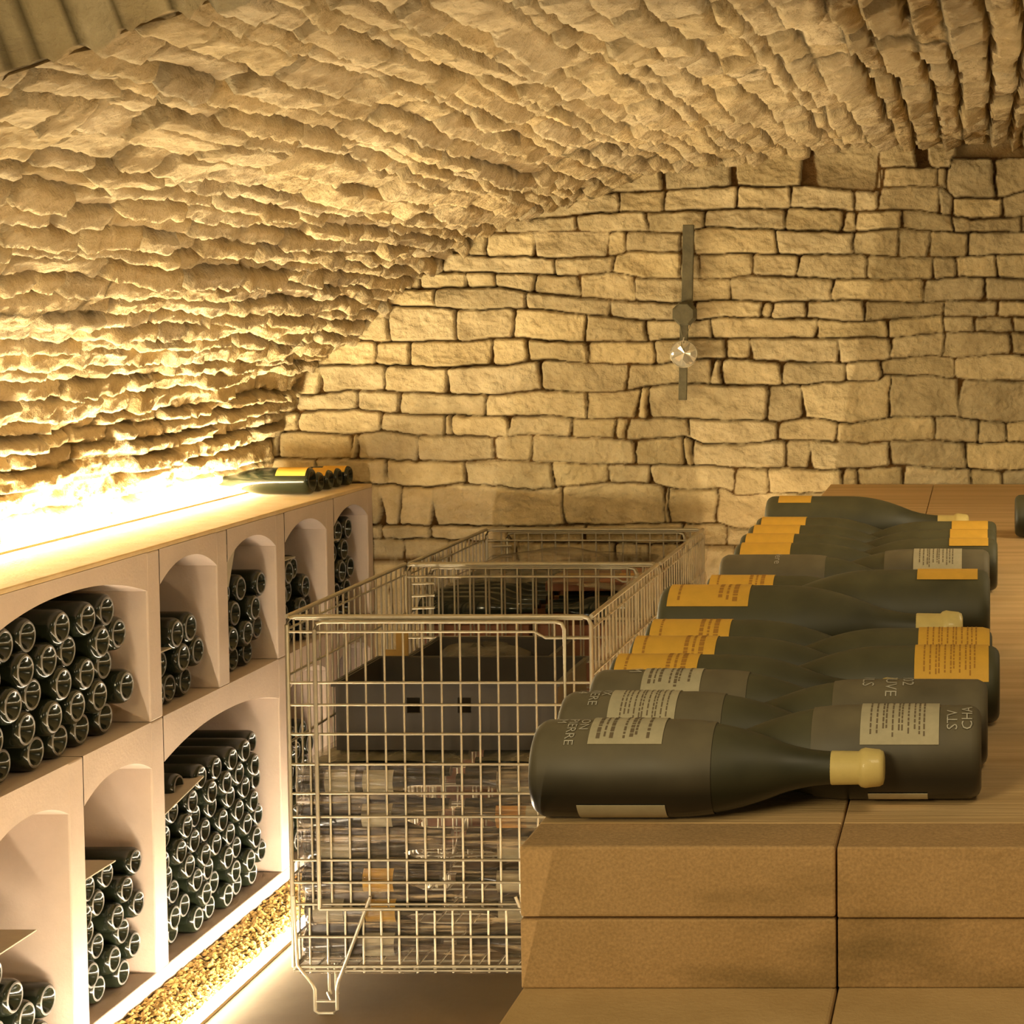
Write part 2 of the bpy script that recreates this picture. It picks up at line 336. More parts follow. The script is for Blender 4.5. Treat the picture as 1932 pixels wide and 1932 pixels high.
# ------------------------------------------------------------------ barrel vault
VP = [(520,900),(524,850),(545,770),(598,690),(640,655),(722,595),(832,492),(950,425),(1062,392),(1165,352),(1240,325),(1400,300),(1530,289),(1660,282),(1932,275)]
vpts = [at(a, b, Y=WY) for a, b in VP]
prof = [(-2.50, .86), (-2.44, 1.05)] + [(p.x, p.z) for p in vpts if p.z > 1.10] + [(.55, 2.212), (1.1, 2.19), (1.7,2.09), (2.3,1.88), (2.8,1.55), (3.1,1.1), (3.2,.6), (3.2, 0)]
def smoothprof(pr, n=1400):
    pr = np.array(pr); d = np.concatenate([[0], np.cumsum(np.hypot(*np.diff(pr, axis=0).T))])
    s = np.linspace(0, d[-1], n); x = np.interp(s, d, pr[:,0]); z = np.interp(s, d, pr[:,1])
    k = np.hanning(75); k /= k.sum()
    pad = lambda a: np.concatenate([2*a[0]-a[1:38][::-1], a, 2*a[-1]-a[-38:-1][::-1]])
    return s, np.convolve(pad(x), k, 'valid'), np.convolve(pad(z), k, 'valid')
VS, VX, VZ = smoothprof(prof)
def build_vault():
    fine_end = np.interp(.62, VX[:900], VS[:900])
    s = np.concatenate([np.arange(0, fine_end, .0085), np.arange(fine_end, VS[-1], .05), [VS[-1]]])
    x = np.interp(s, VS, VX); z = np.interp(s, VS, VZ)
    tx = np.gradient(x, s); tz = np.gradient(z, s); L = np.hypot(tx, tz); nx = tz/L; nz = -tx/L     # inward normal
    ys = np.arange(2.60, WY+.06, .0095)
    S, Yg = np.meshgrid(s, ys, indexing='ij')
    ws = S + .022*vnoise(S*2, Yg*1.6, 51, 2) + .009*vnoise(S*18, Yg*13, 53, 4); wy = Yg + .02*vnoise(S*9+3, Yg*6, 55, 4)
    edges = [0.0]
    r = np.random.RandomState(5)
    while edges[-1] < VS[-1]: edges.append(edges[-1]+r.choice([.045,.055,.066,.08,.092], p=[.15,.25,.3,.2,.1])*(1.0 if edges[-1] > 1.2 else .85))
    row = np.searchsorted(np.array(edges), ws)-1; row = np.clip(row, 0, len(edges)-2)
    e = np.array(edges); lo = e[row]; hi = e[row+1]; fr = (ws-lo)/(hi-lo); wd = hi-lo
    H = np.zeros_like(S); T = np.ones(S.shape+(3,)); 
    for k in range(len(edges)-1):
        mk = row == k
        if not mk.any(): continue
        rr = np.random.RandomState(k+100); js = [2.4+rr.uniform(0,.2)]
        while js[-1] < WY+.3: js.append(js[-1]+rr.uniform(.10,.38))
        js = np.array(js); c = np.clip(np.searchsorted(js, wy[mk])-1, 0, len(js)-2)
        dy = np.minimum(wy[mk]-js[c], js[c+1]-wy[mk])
        f = fr[mk]; du = np.minimum(f, 1-f)*wd[mk]
        d = np.minimum(dy*.8, du)
        gap = rr.uniform(.003,.016,len(js))[c]
        pr_ = sstep(gap*.2, gap*.2+.008, d)
        off = rr.uniform(-.012,.018,len(js))[c]; tilt = rr.uniform(-.004,.036,len(js))[c]; skew = rr.uniform(-.03,.03,len(js))[c]
        h = -.052+pr_*(.052+off + tilt*(.5-f) + skew*(wy[mk]-(js[c]+js[c+1])/2))
        H[mk] = h
        g = rr.uniform(.86,1.08,len(js))[c]; hu = rr.uniform(-.06,.06,len(js))[c]
        jm = .28+.72*pr_
        T[mk] = np.stack([g*jm*(1+hu*.3), g*jm*(.97+.03*pr_), g*jm*(1-hu)*(.85+.15*pr_)], -1)
    # mortar smears
    ms = vnoise(S*4.0, Yg*3.0, 61, 4); H = np.maximum(H, -.040+.050*np.clip(ms*1.5,0,1))
    fk = vnoise(S*11, Yg*6, 65, 4, .6)*5; rg_ = 1.0-.45*sstep(.7,1.6,S); H += rg_*.0065*(np.floor(fk)+sstep(0,.3,fk-np.floor(fk)))*.8
    H += rg_*.010*vnoise(S*17, Yg*11, 63, 5, .55)+.004*vnoise(S*60, Yg*50, 67, 3, .6)
    H *= 1-.45*sstep(.55,.2,S)
    H = np.where(Yg < 2.625, np.maximum(H, -.004), H)
    P = np.stack([x[:,None]+nx[:,None]*H, Yg, z[:,None]+nz[:,None]*H], -1)
    cap = P[:, :1, :].copy(); cap[:,0,0] -= nx*(.20+H[:,0]); cap[:,0,2] -= nz*(.20+H[:,0]); P = np.concatenate([cap, P], 1); T = np.concatenate([T[:, :1]*.8, T], 1)
    grid_mesh('ceiling', P, np.clip(T,0,1.2), M['vault'])
build_vault()
# stone face above the vault mouth, facing the camera (the near room is taller)
def build_front_face():
    s = np.arange(np.interp(1.15, VZ[:400], VS[:400]), VS[-1]-.4, .02); x = np.interp(s, VS, VX); z = np.interp(s, VS, VZ)
    t = np.linspace(0, 1, 60)
    X = x[:,None]*np.ones_like(t) ; Z = z[:,None]+ t*(3.3-z[:,None])
    fx = X/.125+.3 + .25*vnoise(X*3,Z*3,71); f = fx-np.floor(fx); dj = np.minimum(f,1-f)
    H = -.07*(1-sstep(.02,.14,dj)) + .03*vnoise(X*9,Z*9,73,4)
    P = np.stack([X, 2.612-.3*H, Z], -1); T = np.ones(X.shape+(3,))*(.60,.50,.38); T *= (.35+.45*sstep(.02,.1,dj))[...,None]
    grid_mesh('wall_front', P, T, M['wall'])
build_front_face()
# floor
fl = MB(); fl.box((-2.6,-3.2,-.1), (3.2, WY+.05, 0)); tag(fl.build('floor', M['floor']), kind='structure')
nb = MB(); nb.box((-2.7,-3.2,3.3),(3.3,2.6,3.35)); tag(nb.build('trim_1', M['wall']), kind='structure')
# ------------------------------------------------------------------ left rack
Y0R = 3.22; ZSH = .669; FL = .045; PIER = .067
D = .43; XRB = XR-D
rack = empty('wine_rack', (XR, 4.6, 0), 0, 'long pale cast stone wine rack with arched bays along the left wall', 'wine rack')
def rp(name, mb, m, **k):
    o = mb.build(name, m, **k); o.parent = rack; o.matrix_parent_inverse = Matrix.Translation((-XR,-4.6,0)); return o
mb = MB(); mb.box((XR-.002,Y0R-.067,TOPZ-.024),(XR-.0,WY-.03,TOPZ-.012)); 
mb = MB(); mb.box((XRB,Y0R-.067,TOPZ-.012),(XR,WY-.02,TOPZ)); rp('top_slab', mb, M['rack_top'], bevel=.003)
mb = MB(); mb.box((XRB,Y0R-.067,0),(XR,WY-.02,FL)); rp('plinth', mb, M['rack'], bevel=.004)
mb = MB(); mb.box((XRB-.03,Y0R-.067,0),(XRB,WY-.02,TOPZ-.012)); rp('back_panel', mb, M['rack'])
OPS = [3.22,3.62,4.02,4.42,4.82,5.22,5.62,6.02]       # start of each opening; the pier before it is .067 wide
UP = [(3.22,3.553),(3.62,4.353),(4.42,4.753),(4.82,5.153),(5.22,5.553),(5.62,5.93)]
LO = [(3.22,3.553),(3.62,3.953),(4.02,4.353),(4.42,5.153),(5.22,5.553),(5.62,5.93)]
def piers(bays, z0, z1):
    for i, (a, b) in enumerate(bays):
        mb = MB(); mb.box((XRB, a-.067, z0), (XR, a, z1)); rp('pier', mb, M['rack'], bevel=.004)
    a = bays[-1][1]; mb = MB(); mb.box((XRB, a, z0), (XR, WY-.02, z1)); rp('pier', mb, M['rack'], bevel=.004)
piers(UP, ZSH, TOPZ-.012); piers(LO, FL, ZSH)
def arch(a, b, zs, zp, zt, name):
    n = 22; poly = [(a, zt), (a, zs)]
    for i in range(n+1):
        t = i/n; y = a+(b-a)*t; u = abs(2*t-1); z = zs+(zp-zs)*(1-u**2.2)
        poly.append((y, z))
    poly += [(b, zs), (b, zt)]
    k = []; 
    for p in poly:
        if not k or abs(p[0]-k[-1][0])+abs(p[1]-k[-1][1]) > 1e-5: k.append(p)
    mb = MB()
    # strip construction keeps the faces convex
    low = [p for p in k if p[1] < zt-1e-6]
    vs = []; 
    for y, z in low: vs += [(XRB,y,z),(XR,y,z),(XR,y,zt),(XRB,y,zt)]
    fs = []
    for i in range(len(low)-1):
        o = 4*i
        if abs(low[i+1][0]-low[i][0]) < 1e-6:
            continue
        fs += [(o,o+4,o+5,o+1),(o+1,o+5,o+6,o+2),(o+2,o+6,o+7,o+3),(o+3,o+7,o+4,o)]
    mb.add(vs, fs); return rp(name, mb, M['rack'], smooth=True)
for a, b in UP: arch(a, b, .998 if b-a < .5 else .992, 1.048, TOPZ-.012, 'arch')
for a, b in LO: arch(a, b, .555, .598 if b-a < .5 else .603, ZSH, 'shelf')
# ------------------------------------------------------------------ bottles
def dense(prof, k=3):
    """Catmull-Rom smoothing of a profile"""
    P = [prof[0]]+list(prof)+[prof[-1]]; out = []
    for i in range(1, len(P)-2):
        p0,p1,p2,p3 = P[i-1],P[i],P[i+1],P[i+2]
        for j in range(k):
            t = j/k; f = lambda a,b,c,d: .5*((2*b)+(-a+c)*t+(2*a-5*b+4*c-d)*t*t+(-a+3*b-3*c+d)*t**3)
            out.append((f(p0[0],p1[0],p2[0],p3[0]), max(0,f(p0[1],p1[1],p2[1],p3[1]))))
    out.append(prof[-1]); return out
SHOULDER = [(.40,1.0),(.455,.985),(.52,.93),(.59,.82),(.66,.66),(.72,.50),(.78,.40),(.83,.355),(.88,.335),(.965,.32)]
def radius_at(t):
    ts = [0,.02,.40]+[a for a,_ in SHOULDER[1:]]; rs = [.9,1,1]+[b for _,b in SHOULDER[1:]]
    return float(np.interp(t, ts, rs))
# small bottle for the bays (one mesh: glass + knurled base ring); local +X runs from base to neck
def bay_bottle_mesh(L, R, bordeaux=False):
    b = MB()
    pf = [(.030,0),(.028,.18*R),(.018,.42*R),(.006,.60*R),(.001,.68*R),(-.0005,.74*R),(.0015,.82*R),(.004,.90*R),(.010,.975*R),(.018,R),(.60*L,R)]
    mats = [0,0,0,0,1,1,0,0,0,0]
    tail = [(.66*L,.93*R),(.70*L,.66*R),(.73*L,.42*R),(.77*L,.36*R),(.985*L,.34*R),(L,.32*R),(L,0)] if bordeaux else [(.62*L,.96*R),(.70*L,.72*R),(.77*L,.47*R),(.83*L,.37*R),(.985*L,.34*R),(L,.32*R),(L,0)]
    b.lathe(pf+tail, 22, mats=mats+[0]*len(tail))
    o = b.build('wine_bottle', [M['glass'], M['ring']], smooth=True, sharp=50); me = o.data; bpy.data.objects.remove(o); return me
ME_BIG = bay_bottle_mesh(.30, .0415); ME_MID = bay_bottle_mesh(.30, .0395); ME_SM = bay_bottle_mesh(.30, .0352, True)
ORD = ['bottom row','second row up','third row up','fourth row up','fifth row up','sixth row up','seventh row up','eighth row up']
NTH = ['first','second','third','fourth','fifth','sixth','seventh','eighth','ninth','tenth']
TOPS = {}
def fill(bay, me, R, pitch, rowh, rows, zf, desc, group, keep=lambda r, y: True):
    a, b = bay; pts = []
    for r in range(rows):
        y = a+R+.003+(pitch/2 if r % 2 else 0); i = 0
        while y <= b-R-.001:
            if keep(r, y):
                if not (r > 0 and False): pts.append((r, i, y))
            i += 1; y += pitch
    for r, i, y in pts:
        z = zf+R+r*rowh
        o = bpy.data.objects.new('wine_bottle', me); COL.objects.link(o)
        o.location = (XR-.020-random.uniform(0,.030), y, z); o.rotation_euler = (random.uniform(0,6.28), 0, PI)
        tag(o, 'bottle base in %s, %s, %s from left' % (desc, ORD[r], NTH[i]), 'bottle', group)
    TOPS[desc] = zf+2*R+(rows-1)*rowh
fill(UP[1], ME_BIG, .0415, .112, .0638, 5, ZSH, 'wide upper bay', 'bottles in the wide upper bay', lambda r,y: not (r == 4 and (y > 4.27)))
fill(UP[2], ME_BIG, .0415, .094, .070, 3, ZSH, 'upper bay with three rows', 'bottles in the narrow upper bays', lambda r,y: not (r == 2 and y < 4.50))
fill(UP[3], ME_MID, .0395, .098, .0628, 4, ZSH, 'middle narrow upper bay', 'bottles in the narrow upper bays')
fill(UP[4], ME_MID, .0395, .098, .0628, 4, ZSH, 'upper bay second from back wall', 'bottles in the narrow upper bays', lambda r,y: not (r == 3 and y > 5.45))
fill(UP[5], ME_MID, .0395, .094, .0640, 5, ZSH, 'upper bay nearest back wall', 'bottles in the narrow upper bays', lambda r,y: not (r == 4 and y < 5.72))
fill(LO[1], ME_MID, .0395, .100, .065, 4, FL, 'lower left bay with card', 'bottles in the lower left bay', lambda r,y: y < 3.97-.075*max(0,r-.5))
fill(LO[2], ME_SM, .0352, .103, .0512, 6, FL, 'narrow lower bay', 'bottles in the narrow lower bay')
fill(LO[3], ME_SM, .0352, .0955, .0520, 8, FL, 'wide lower bay', 'bottles in the wide lower bay', lambda r,y: not (r == 7 and (y < 4.6 or y > 5.08)))
fill(LO[4], ME_SM, .0352, .0955, .0520, 7, FL, 'lower bay behind the crate', 'bottles in the bays behind the crate')
fill(LO[5], ME_SM, .0352, .0955, .0520, 6, FL, 'lower bay by back wall', 'bottles in the bays behind the crate')
# cards and cartons on the stacks
def card(x0, x1, y0, y1, z, label, tilt=0, name='bin_card', m='card', th=.003):
    b = MB(); b.box((-(x1-x0)/2,-(y1-y0)/2,0),((x1-x0)/2,(y1-y0)/2,th))
    o = b.build(name, M[m]); o.location = ((x0+x1)/2,(y0+y1)/2,z); o.rotation_euler = (tilt,0,0); tag(o, label, 'card'); return o
card(XR-.20, XR-.015, 4.43, 4.68, TOPS['wide lower bay']-.05, 'grey card lying on the wide lower stack of bottles', .16)
card(XR-.20, XR-.02, 4.03, 4.20, TOPS['narrow lower bay']+.001, 'cream card lying on the narrow lower bottle stack')
card(XR-.21, XR-.02, 3.64, 3.84, TOPS['lower left bay with card']+.012, 'cream card on a carton in the lower left bay')
c = MB(); c.box((XR-.26,3.632,TOPS['lower left bay with card']-.092),(XR-.05,3.70,TOPS['lower left bay with card']+.010)); 
card(XR-.17, XR-.02, 4.43, 4.52, TOPS['upper bay with three rows']-.072, 'small cream card on the low stack in an upper bay')
card(XR-.15, XR-.02, 5.23, 5.35, TOPS['upper bay second from back wall']+.001, 'pale card on the stack second from the back wall')
card(XR-.15, XR-.02, 5.64, 5.72, TOPS['upper bay nearest back wall']-.060, 'pale card in the bay nearest the back wall')
b = MB(); q = .0
b.add([(0,0,0),(0,.0,.115),(0,.085,.118),(0,.030,.0),(-.004,0,0),(-.004,.0,.115),(-.004,.085,.118),(-.004,.030,.0)], [(0,1,2,3),(7,6,5,4),(0,4,5,1),(1,5,6,2),(2,6,7,3),(3,7,4,0)])
o = b.build('bin_card', M['card']); o.location = (XR-.012, 4.823, TOPS['middle narrow upper bay']-.01); tag(o, 'wedge-shaped grey card standing in the middle narrow upper bay', 'card')
# ------------------------------------------------------------------ gravel channel with LED strips
gx0, gx1 = XR+.004, -1.845
def strip(name, x, y0, y1, z, wd, ht, m, lab, cat='light strip'):
    e = empty(name, (x, (y0+y1)/2, z), 0, lab, cat)
    b = MB(); b.box((-wd/2,-(y1-y0)/2,0),(wd/2,(y1-y0)/2,ht*.3)); b.build('channel', M['edge'], e)
    b = MB(); n = 6
    poly = [(wd/2*math.cos(PI*i/n), ht*.3+ht*.7*math.sin(PI*i/n)) for i in range(n+1)]
    vs = [(p[0],-(y1-y0)/2,p[1]) for p in poly]+[(p[0],(y1-y0)/2,p[1]) for p in poly]; k = n+1
    b.add(vs, [(i,i+1,i+1+k,i+k) for i in range(n)]+[tuple(range(k)), tuple(range(k,2*k))[::-1]]); b.build('diffuser', m, e, smooth=True)
    return e
LW = (1, .80, .52)
strip('led_strip', -1.835, 3.0, 5.30, 0, .020, .034, led('led_floor_left', (1,.84,.62), LED_LEFT), 'glowing white strip light on floor along the gravel bed')
strip('led_strip', -.715, .8, WY-.05, 0, .020, .018, led('led_floor_right', (1,.80,.50), LED_RIGHT), 'glowing strip light on floor at the foot of the bench')
strip('led_strip', -2.325, 3.16, WY-.20, TOPZ, .024, .022, led('led_rack_top', (1,.84,.52), LED_BACK), 'glowing strip light along the back of the rack top')
gb = MB()
rg = random.Random(3)
for i in range(7000):
    y = rg.uniform(3.1, WY-.06); x = rg.uniform(gx0, gx1); s = rg.uniform(.004,.010); z = rg.uniform(.001,.007)
    a = rg.uniform(0,6.28); ca, sa = math.cos(a)*s, math.sin(a)*s; h = s*rg.uniform(.4,.9)
    gb.add([(x+ca,y+sa,z),(x-sa,y+ca*1.2,z+rg.uniform(-.002,.003)),(x-ca,y-sa,z),(x+sa,y-ca,z+rg.uniform(-.002,.003)),(x+rg.uniform(-.3,.3)*s,y,z+h),(x,y,z-h)],
           [(0,1,4),(1,2,4),(2,3,4),(3,0,4),(1,0,5),(2,1,5),(3,2,5),(0,3,5)])
tag(gb.build('gravel', M['gravel']), 'golden gravel bed lit along the foot of the rack', 'gravel', kind='stuff')
# ------------------------------------------------------------------ right bench
YF = at(1000,1597, Z=TOPZ).y
ZL = at(1000,1865, Y=YF).z
XJ = at(1578,1600,Y=YF).x
bench = empty('stone_bench', (.2, 3.9, 0), 0, 'pale sawn stone bench running to the back wall under the large bottles', 'stone bench')
def bp(name, mb, m, **k):
    o = mb.build(name, m, **k); o.parent = bench; o.matrix_parent_inverse = Matrix.Translation((-.2,-3.9,0)); return o
BR = 1.0
zj = at(1000,1733,Y=YF).z
for (xa, xb, o_) in ((XB, XJ-.001, 0), (XJ+.001, BR, .004)):
    mb = MB(); mb.box((xa,YF+.09,TOPZ-.05),(xb,WY-.045,TOPZ)); bp('top_slab', mb, M['bench_top'], bevel=.002)
    mb = MB(); mb.box((xa,YF-o_*.6,zj+.0012),(xb,YF+.0895,TOPZ)); bp('end_block', mb, M['face'], bevel=.003 if o_==0 else .002)
    mb = MB(); mb.box((xa,YF+o_*.3,ZL),(xb,YF+.0895,zj-.0012)); bp('end_block', mb, M['face'], bevel=.002)
    mb = MB(); mb.box((xa,.95,ZL-.09),(xb,YF+.0895,ZL-.0005)); bp('ledge_slab', mb, M['bench'], bevel=.004)
mb = MB(); mb.box((XB+.004,YF+.09,0),(BR,WY-.06,TOPZ-.0505)); bp('bench_body', mb, M['bench'])
mb = MB(); mb.box((XB+.006,.97,0),(BR,YF+.089,ZL-.0905)); bp('ledge_body', mb, M['bench'])
# ------------------------------------------------------------------ large bottles on the bench
def wrap_patch(L, R, t0, t1, th0, th1, off, na=14, nt=10, corner=0.0, direction=1):
    """curved sheet on the bottle; theta 0 = towards the camera (-Y), 90 = up; local X along the axis"""
    vs = []; fs = []
    for k, o_ in enumerate((off, off-.0006)):
        for i in range(nt+1):
            t = t0+(t1-t0)*i/nt
            for j in range(na+1):
                th = math.radians(th0+(th1-th0)*j/na); r = R*radius_at(t)+o_
                vs.append((t*L, -r*math.cos(th)*direction, r*math.sin(th)))
    W = na+1; N = (nt+1)*W
    for i in range(nt):
        for j in range(na):
            a = i*W+j; fs.append((a,a+1,a+W+1,a+W)); fs.append((N+a+W,N+a+W+1,N+a+1,N+a))
    for i in range(nt):
        a = i*W; fs.append((a,a+W,N+a+W,N+a)); a += na; fs.append((a+W,a,N+a,N+a+W))
    for j in range(na):
        fs.append((j+1,j,N+j,N+j+1)); a = nt*W+j; fs.append((a,a+1,N+a+1,N+a))
    b = MB(); b.add(vs, fs); return b
def text_mesh(txt, size):
    cu = bpy.data.curves.new('t', 'FONT'); cu.body = txt; cu.size = size; cu.resolution_u = 2; cu.align_x = 'LEFT'; cu.offset = -size*.004
    ob = bpy.data.objects.new('t', cu); COL.objects.link(ob); dg = bpy.context.evaluated_depsgraph_get()
    me = bpy.data.meshes.new_from_object(ob.evaluated_get(dg)); bpy.data.objects.remove(ob)
    bm = bmesh.new(); bm.from_mesh(me); bmesh.ops.subdivide_edges(bm, edges=[e for e in bm.edges if e.calc_length() > size*.12], cuts=2); bmesh.ops.triangulate(bm, faces=bm.faces)
    vs = [tuple(v.co) for v in bm.verts]; fs = [tuple(v.index for v in f.verts) for f in bm.faces]; bm.free(); return vs, fs
def chalk(lines, L, R, off, th_top, size, parent, flip, tcol, up=False):
    """handwriting running round the bottle, top of letters towards the neck or base; tcol = axial start of each line"""
    b = MB()
    for txt, t in zip(lines, tcol):
        vs, fs = text_mesh(txt, size)
        out = []
        for x, y, z in vs:
            th = math.radians(th_top) + (x/R if up else -x/R)          # running downwards towards the viewer
            ax = t*L + (y if (up or not flip) else -y)
            r = R+off
            out.append((ax, -r*math.cos(th)*(1 if not flip else -1)*1, r*math.sin(th)))
        b.add(out, fs)
    return b.build('chalk_writing', M['chalk'], parent)
def ink_lines(L, R, t0, t1, th0, th1, off, cols, direction, seed, m):
    r = random.Random(seed); b = MB()
    for c in cols:
        t = t0+(t1-t0)*c[0]; w_ = (t1-t0)*c[1]
        a = th0+(th1-th0)*r.uniform(.08,.2); 
        end = th0+(th1-th0)*r.uniform(.80,.94)
        while a < end:
            sgl = r.uniform(3,9); e_ = min(a+sgl, end)
            vs = []; n = 3
            for i in range(n+1):
                th = math.radians(a+(e_-a)*i/n)
                for tt in (t, t+w_):
                    rr = R*radius_at(tt)+off
                    vs.append((tt*L, -rr*math.cos(th)*direction, rr*math.sin(th)))
            b.add(vs, [(2*i,2*i+1,2*i+3,2*i+2) for i in range(n)]); a = e_+r.uniform(1.2,2.5)
    return b.build('label_print', M[m])
_mesh_cache = {}
def big_bottle(base, nx, L, R, label, wrapped=None, lab=None, back=None, writing=None, print_=None, cap='wax', group='large bottles lying on the bench', yaw=0, gm='dusty'):
    """base = base centre; nx = +1 neck to the right, -1 neck to the left"""
    e = empty('wine_bottle', base, (0 if nx > 0 else PI)+yaw, label, 'bottle', group)
    d = 1 if nx > 0 else -1
    b = MB()
    pf = [(.06*L,0),(.055*L,.2*R),(.03*L,.5*R),(.006*L,.68*R),(0,.76*R),(.004*L,.86*R),(.012*L,.93*R),(.026*L,.985*R),(.045*L,R),(.20*L,R),(.40*L,R)]
    tail = dense([(t*L, r*R) for t, r in SHOULDER[0:]], 3)[1:]+[(.97*L,0)]
    b.lathe(pf+tail, 48); b.build('glass_body', M[gm], e, smooth=True, sharp=50)
    b = MB(); b.lathe([(.845*L,.345*R),(.848*L,.362*R),(.925*L,.352*R),(.932*L,.40*R),(.945*L,.425*R),(.958*L,.41*R),(.985*L,.39*R),(.996*L,.35*R),(L,.25*R),(L,0)], 28)
    b.build('capsule', M[cap], e, smooth=True, sharp=60)
    if wrapped:
        pf = [(.0*L,.60*R),(-.001,.78*R),(.003*L,.90*R),(.014*L,.965*R),(.03*L,1.0*R+.001),(.20*L,R+.0015),(.38*L,R+.0015)]
        ts = np.linspace(.40, wrapped, 6)
        pf += [(t*L, radius_at(t)*R+.0016) for t in ts]+[(wrapped*L, radius_at(wrapped)*R+.0002)]
        b = MB(); b.lathe(pf, 48); b.build('clear_wrap', M['wrap'], e, smooth=True, sharp=50)
    off = .0028 if wrapped else .0012
    if lab:
        m, t0, t1, a0, a1 = lab
        p = wrap_patch(L, R, t0, t1, a0, a1, off, direction=d).build('paper_label', M[m], e, smooth=True)
        if print_:
            k = ink_lines(L, R, t0, t1, a0, a1, off+.0004, print_, d, int(t0*1000)+int(base[1]*100), 'ink_y' if m == 'paper_y' else 'ink'); k.parent = p
    if back:
        m, t0, t1, a0, a1 = back
        o = wrap_patch(L, R, t0, t1, a0, a1, off, direction=d).build('back_label', M[m], e, smooth=True)
    if writing:
        lines, ts, th, size = writing[:4]
        chalk(lines, L, R, off, th, size, e, d < 0, ts, len(writing) > 4)
    return e
TH = {}
ZT = TOPZ+.0005
def lb(px, Y, R=.0535, L=.392, dx=0): return (at(px, 1300, Y=Y).x*1.0+dx, Y, ZT+R+.0018)
def base_at(px, py, Y, R): return (at(px, py, Y=Y).x, Y, ZT+R+.0018)
PR_W = [(.10,.05),(.20,.025),(.28,.05),(.46,.03),(.55,.05),(.62,.03),(.78,.04)]
PR_Y = [(.12,.03),(.62,.05),(.72,.03),(.80,.06)]
PR_B = [(.18,.02),(.24,.02),(.30,.02),(.38,.02),(.46,.02),(.50,.02),(.58,.02),(.66,.02),(.70,.02),(.78,.02),(.86,.02)]
# necks to the right
big_bottle(base_at(1016,1470,2.03,.0535), 1, .395, .0535, 'frontmost large wrapped bottle with a cream label and PIERRE chalked near its base', .515,
  ('paper_w',.165,.375,42,128), ('paper_w',.135,.385,-64,-33), (['ON','PIERRE','M'], [.132,.098,.065], 88, .0150), PR_W)
big_bottle(base_at(1065,1400,2.18,.0535), 1, .395, .0535, 'second large wrapped bottle, cream label full of dark print, neck to the right', .50,
  ('paper_w',.155,.36,22,128), None, (['VX','VIERE','14'], [.125,.09,.05], 97, .016), PR_B)
big_bottle(base_at(1122,1340,2.315,.0535), 1, .395, .0535, 'third wrapped bottle from the front, cream label with two print blocks', .51,
  ('paper_w',.17,.36,40,128), None, (['M'], [.12], 96, .024), PR_W)
YL = [(1155,1300,2.425,.025,.305,'yellow-labelled bottle just behind the three wrapped ones, neck to the right'),
      (1192,1262,2.56,.02,.315,'middle of three yellow-labelled bottles with stepped labels at the left edge'),
      (1222,1232,2.70,.025,.325,'rearmost of the three stepped yellow-labelled bottles before the big bottle')]
for px, py, Y, t0, t1, lab in YL:
    big_bottle(base_at(px,py,Y,.0535), 1, .395, .0535, lab, None, ('paper_y',t0,t1,20,130), None, None, PR_Y)
big_bottle(base_at(1249,1190,2.84,.069), 1, .478, .069, 'extra large bottle with wide yellow label and pale capsule, neck to the right', None, ('paper_y',.035,.30,40,132), None, None, PR_Y)
big_bottle(base_at(1335,1150,3.156,.0535), 1, .385, .0535, 'bottle right behind the extra large one, only its label and capsule showing', None, ('paper_y',.02,.31,20,130), None, None, PR_Y)
big_bottle(base_at(1362,1100,3.42,.0535), 1, .40, .0535, 'grey dust-wrapped bottle without label between two runs of yellow labels', .50, None, None, (['viere'], [.26], 92, .02), None)
for px, py, Y, lab in [(1388,1075,3.60,'nearest of the four far bottles with overlapping yellow labels'),(1398,1062,3.75,'second nearest of the four far yellow-labelled bottles on the left'),
                  (1413,1048,3.90,'third of the four far yellow-labelled bottles on the left'),(1428,1035,4.05,'rearmost of the four far bottles with overlapping yellow labels')]:
    big_bottle(base_at(px,py,Y,.0535), 1, .39, .0535, lab, None, ('paper_y',.035,.29,10,130))
big_bottle(base_at(1447,1000,4.215,.069), 1, .475, .069, 'big bottle at the far end of the bench with a small yellow label', None, ('paper_y',.065,.225,56,130))
# necks to the left
def rb(px, py, Y, R=.0535): return base_at(px, py, Y, R)
big_bottle(rb(1850,1440,2.105), -1, .385, .0535, 'front right wrapped bottle with large cream label and STV chalked beside it', .51,
  ('paper_w',.125,.362,22,126), ('paper_w',.16,.34,-62,-45), (['CHA','STV'], [.025,.070], 40, .018, 1), PR_B)
big_bottle(rb(1862,1390,2.255), -1, .385, .0535, 'second right-hand wrapped bottle with three chalked words and no label', .50,
  None, None, (['102','BUVE','VLS'], [.275,.33,.405], 101, .021), None)
big_bottle(rb(1886,1320,2.49), -1, .385, .0535, 'nearer of two right-hand bottles with large square yellow labels', None, ('paper_y',.04,.305,15,126), None, None, PR_B)
big_bottle(rb(1872,1270,2.63), -1, .385, .0535, 'farther of two right-hand bottles with large square yellow labels', None, ('paper_y',.01,.28,15,126), None, None, PR_B)
big_bottle(rb(1868,1170,3.015,.069), -1, .465, .069, 'extra large green bottle with narrow yellow label strip, neck to the left', None, ('paper_y',.045,.262,57,124))
big_bottle(rb(1866,1130,3.495), -1, .39, .0535, 'wrapped bottle with grey striped label, base to the right', .52, ('paper_w',.135,.375,20,126), None, None, PR_B)
for px, py, Y, lab in [(1882,1080,3.675,'nearest of three far right-hand bottles with slim yellow labels'),(1880,1065,3.825,'middle of three far right-hand bottles with slim yellow labels'),(1880,1045,3.975,'rearmost of three far right-hand bottles with slim yellow labels')]:
    big_bottle(rb(px,py,Y), -1, .38, .0535, lab, None, ('paper_y',.05,.26,52 if Y < 3.7 else 20,126))
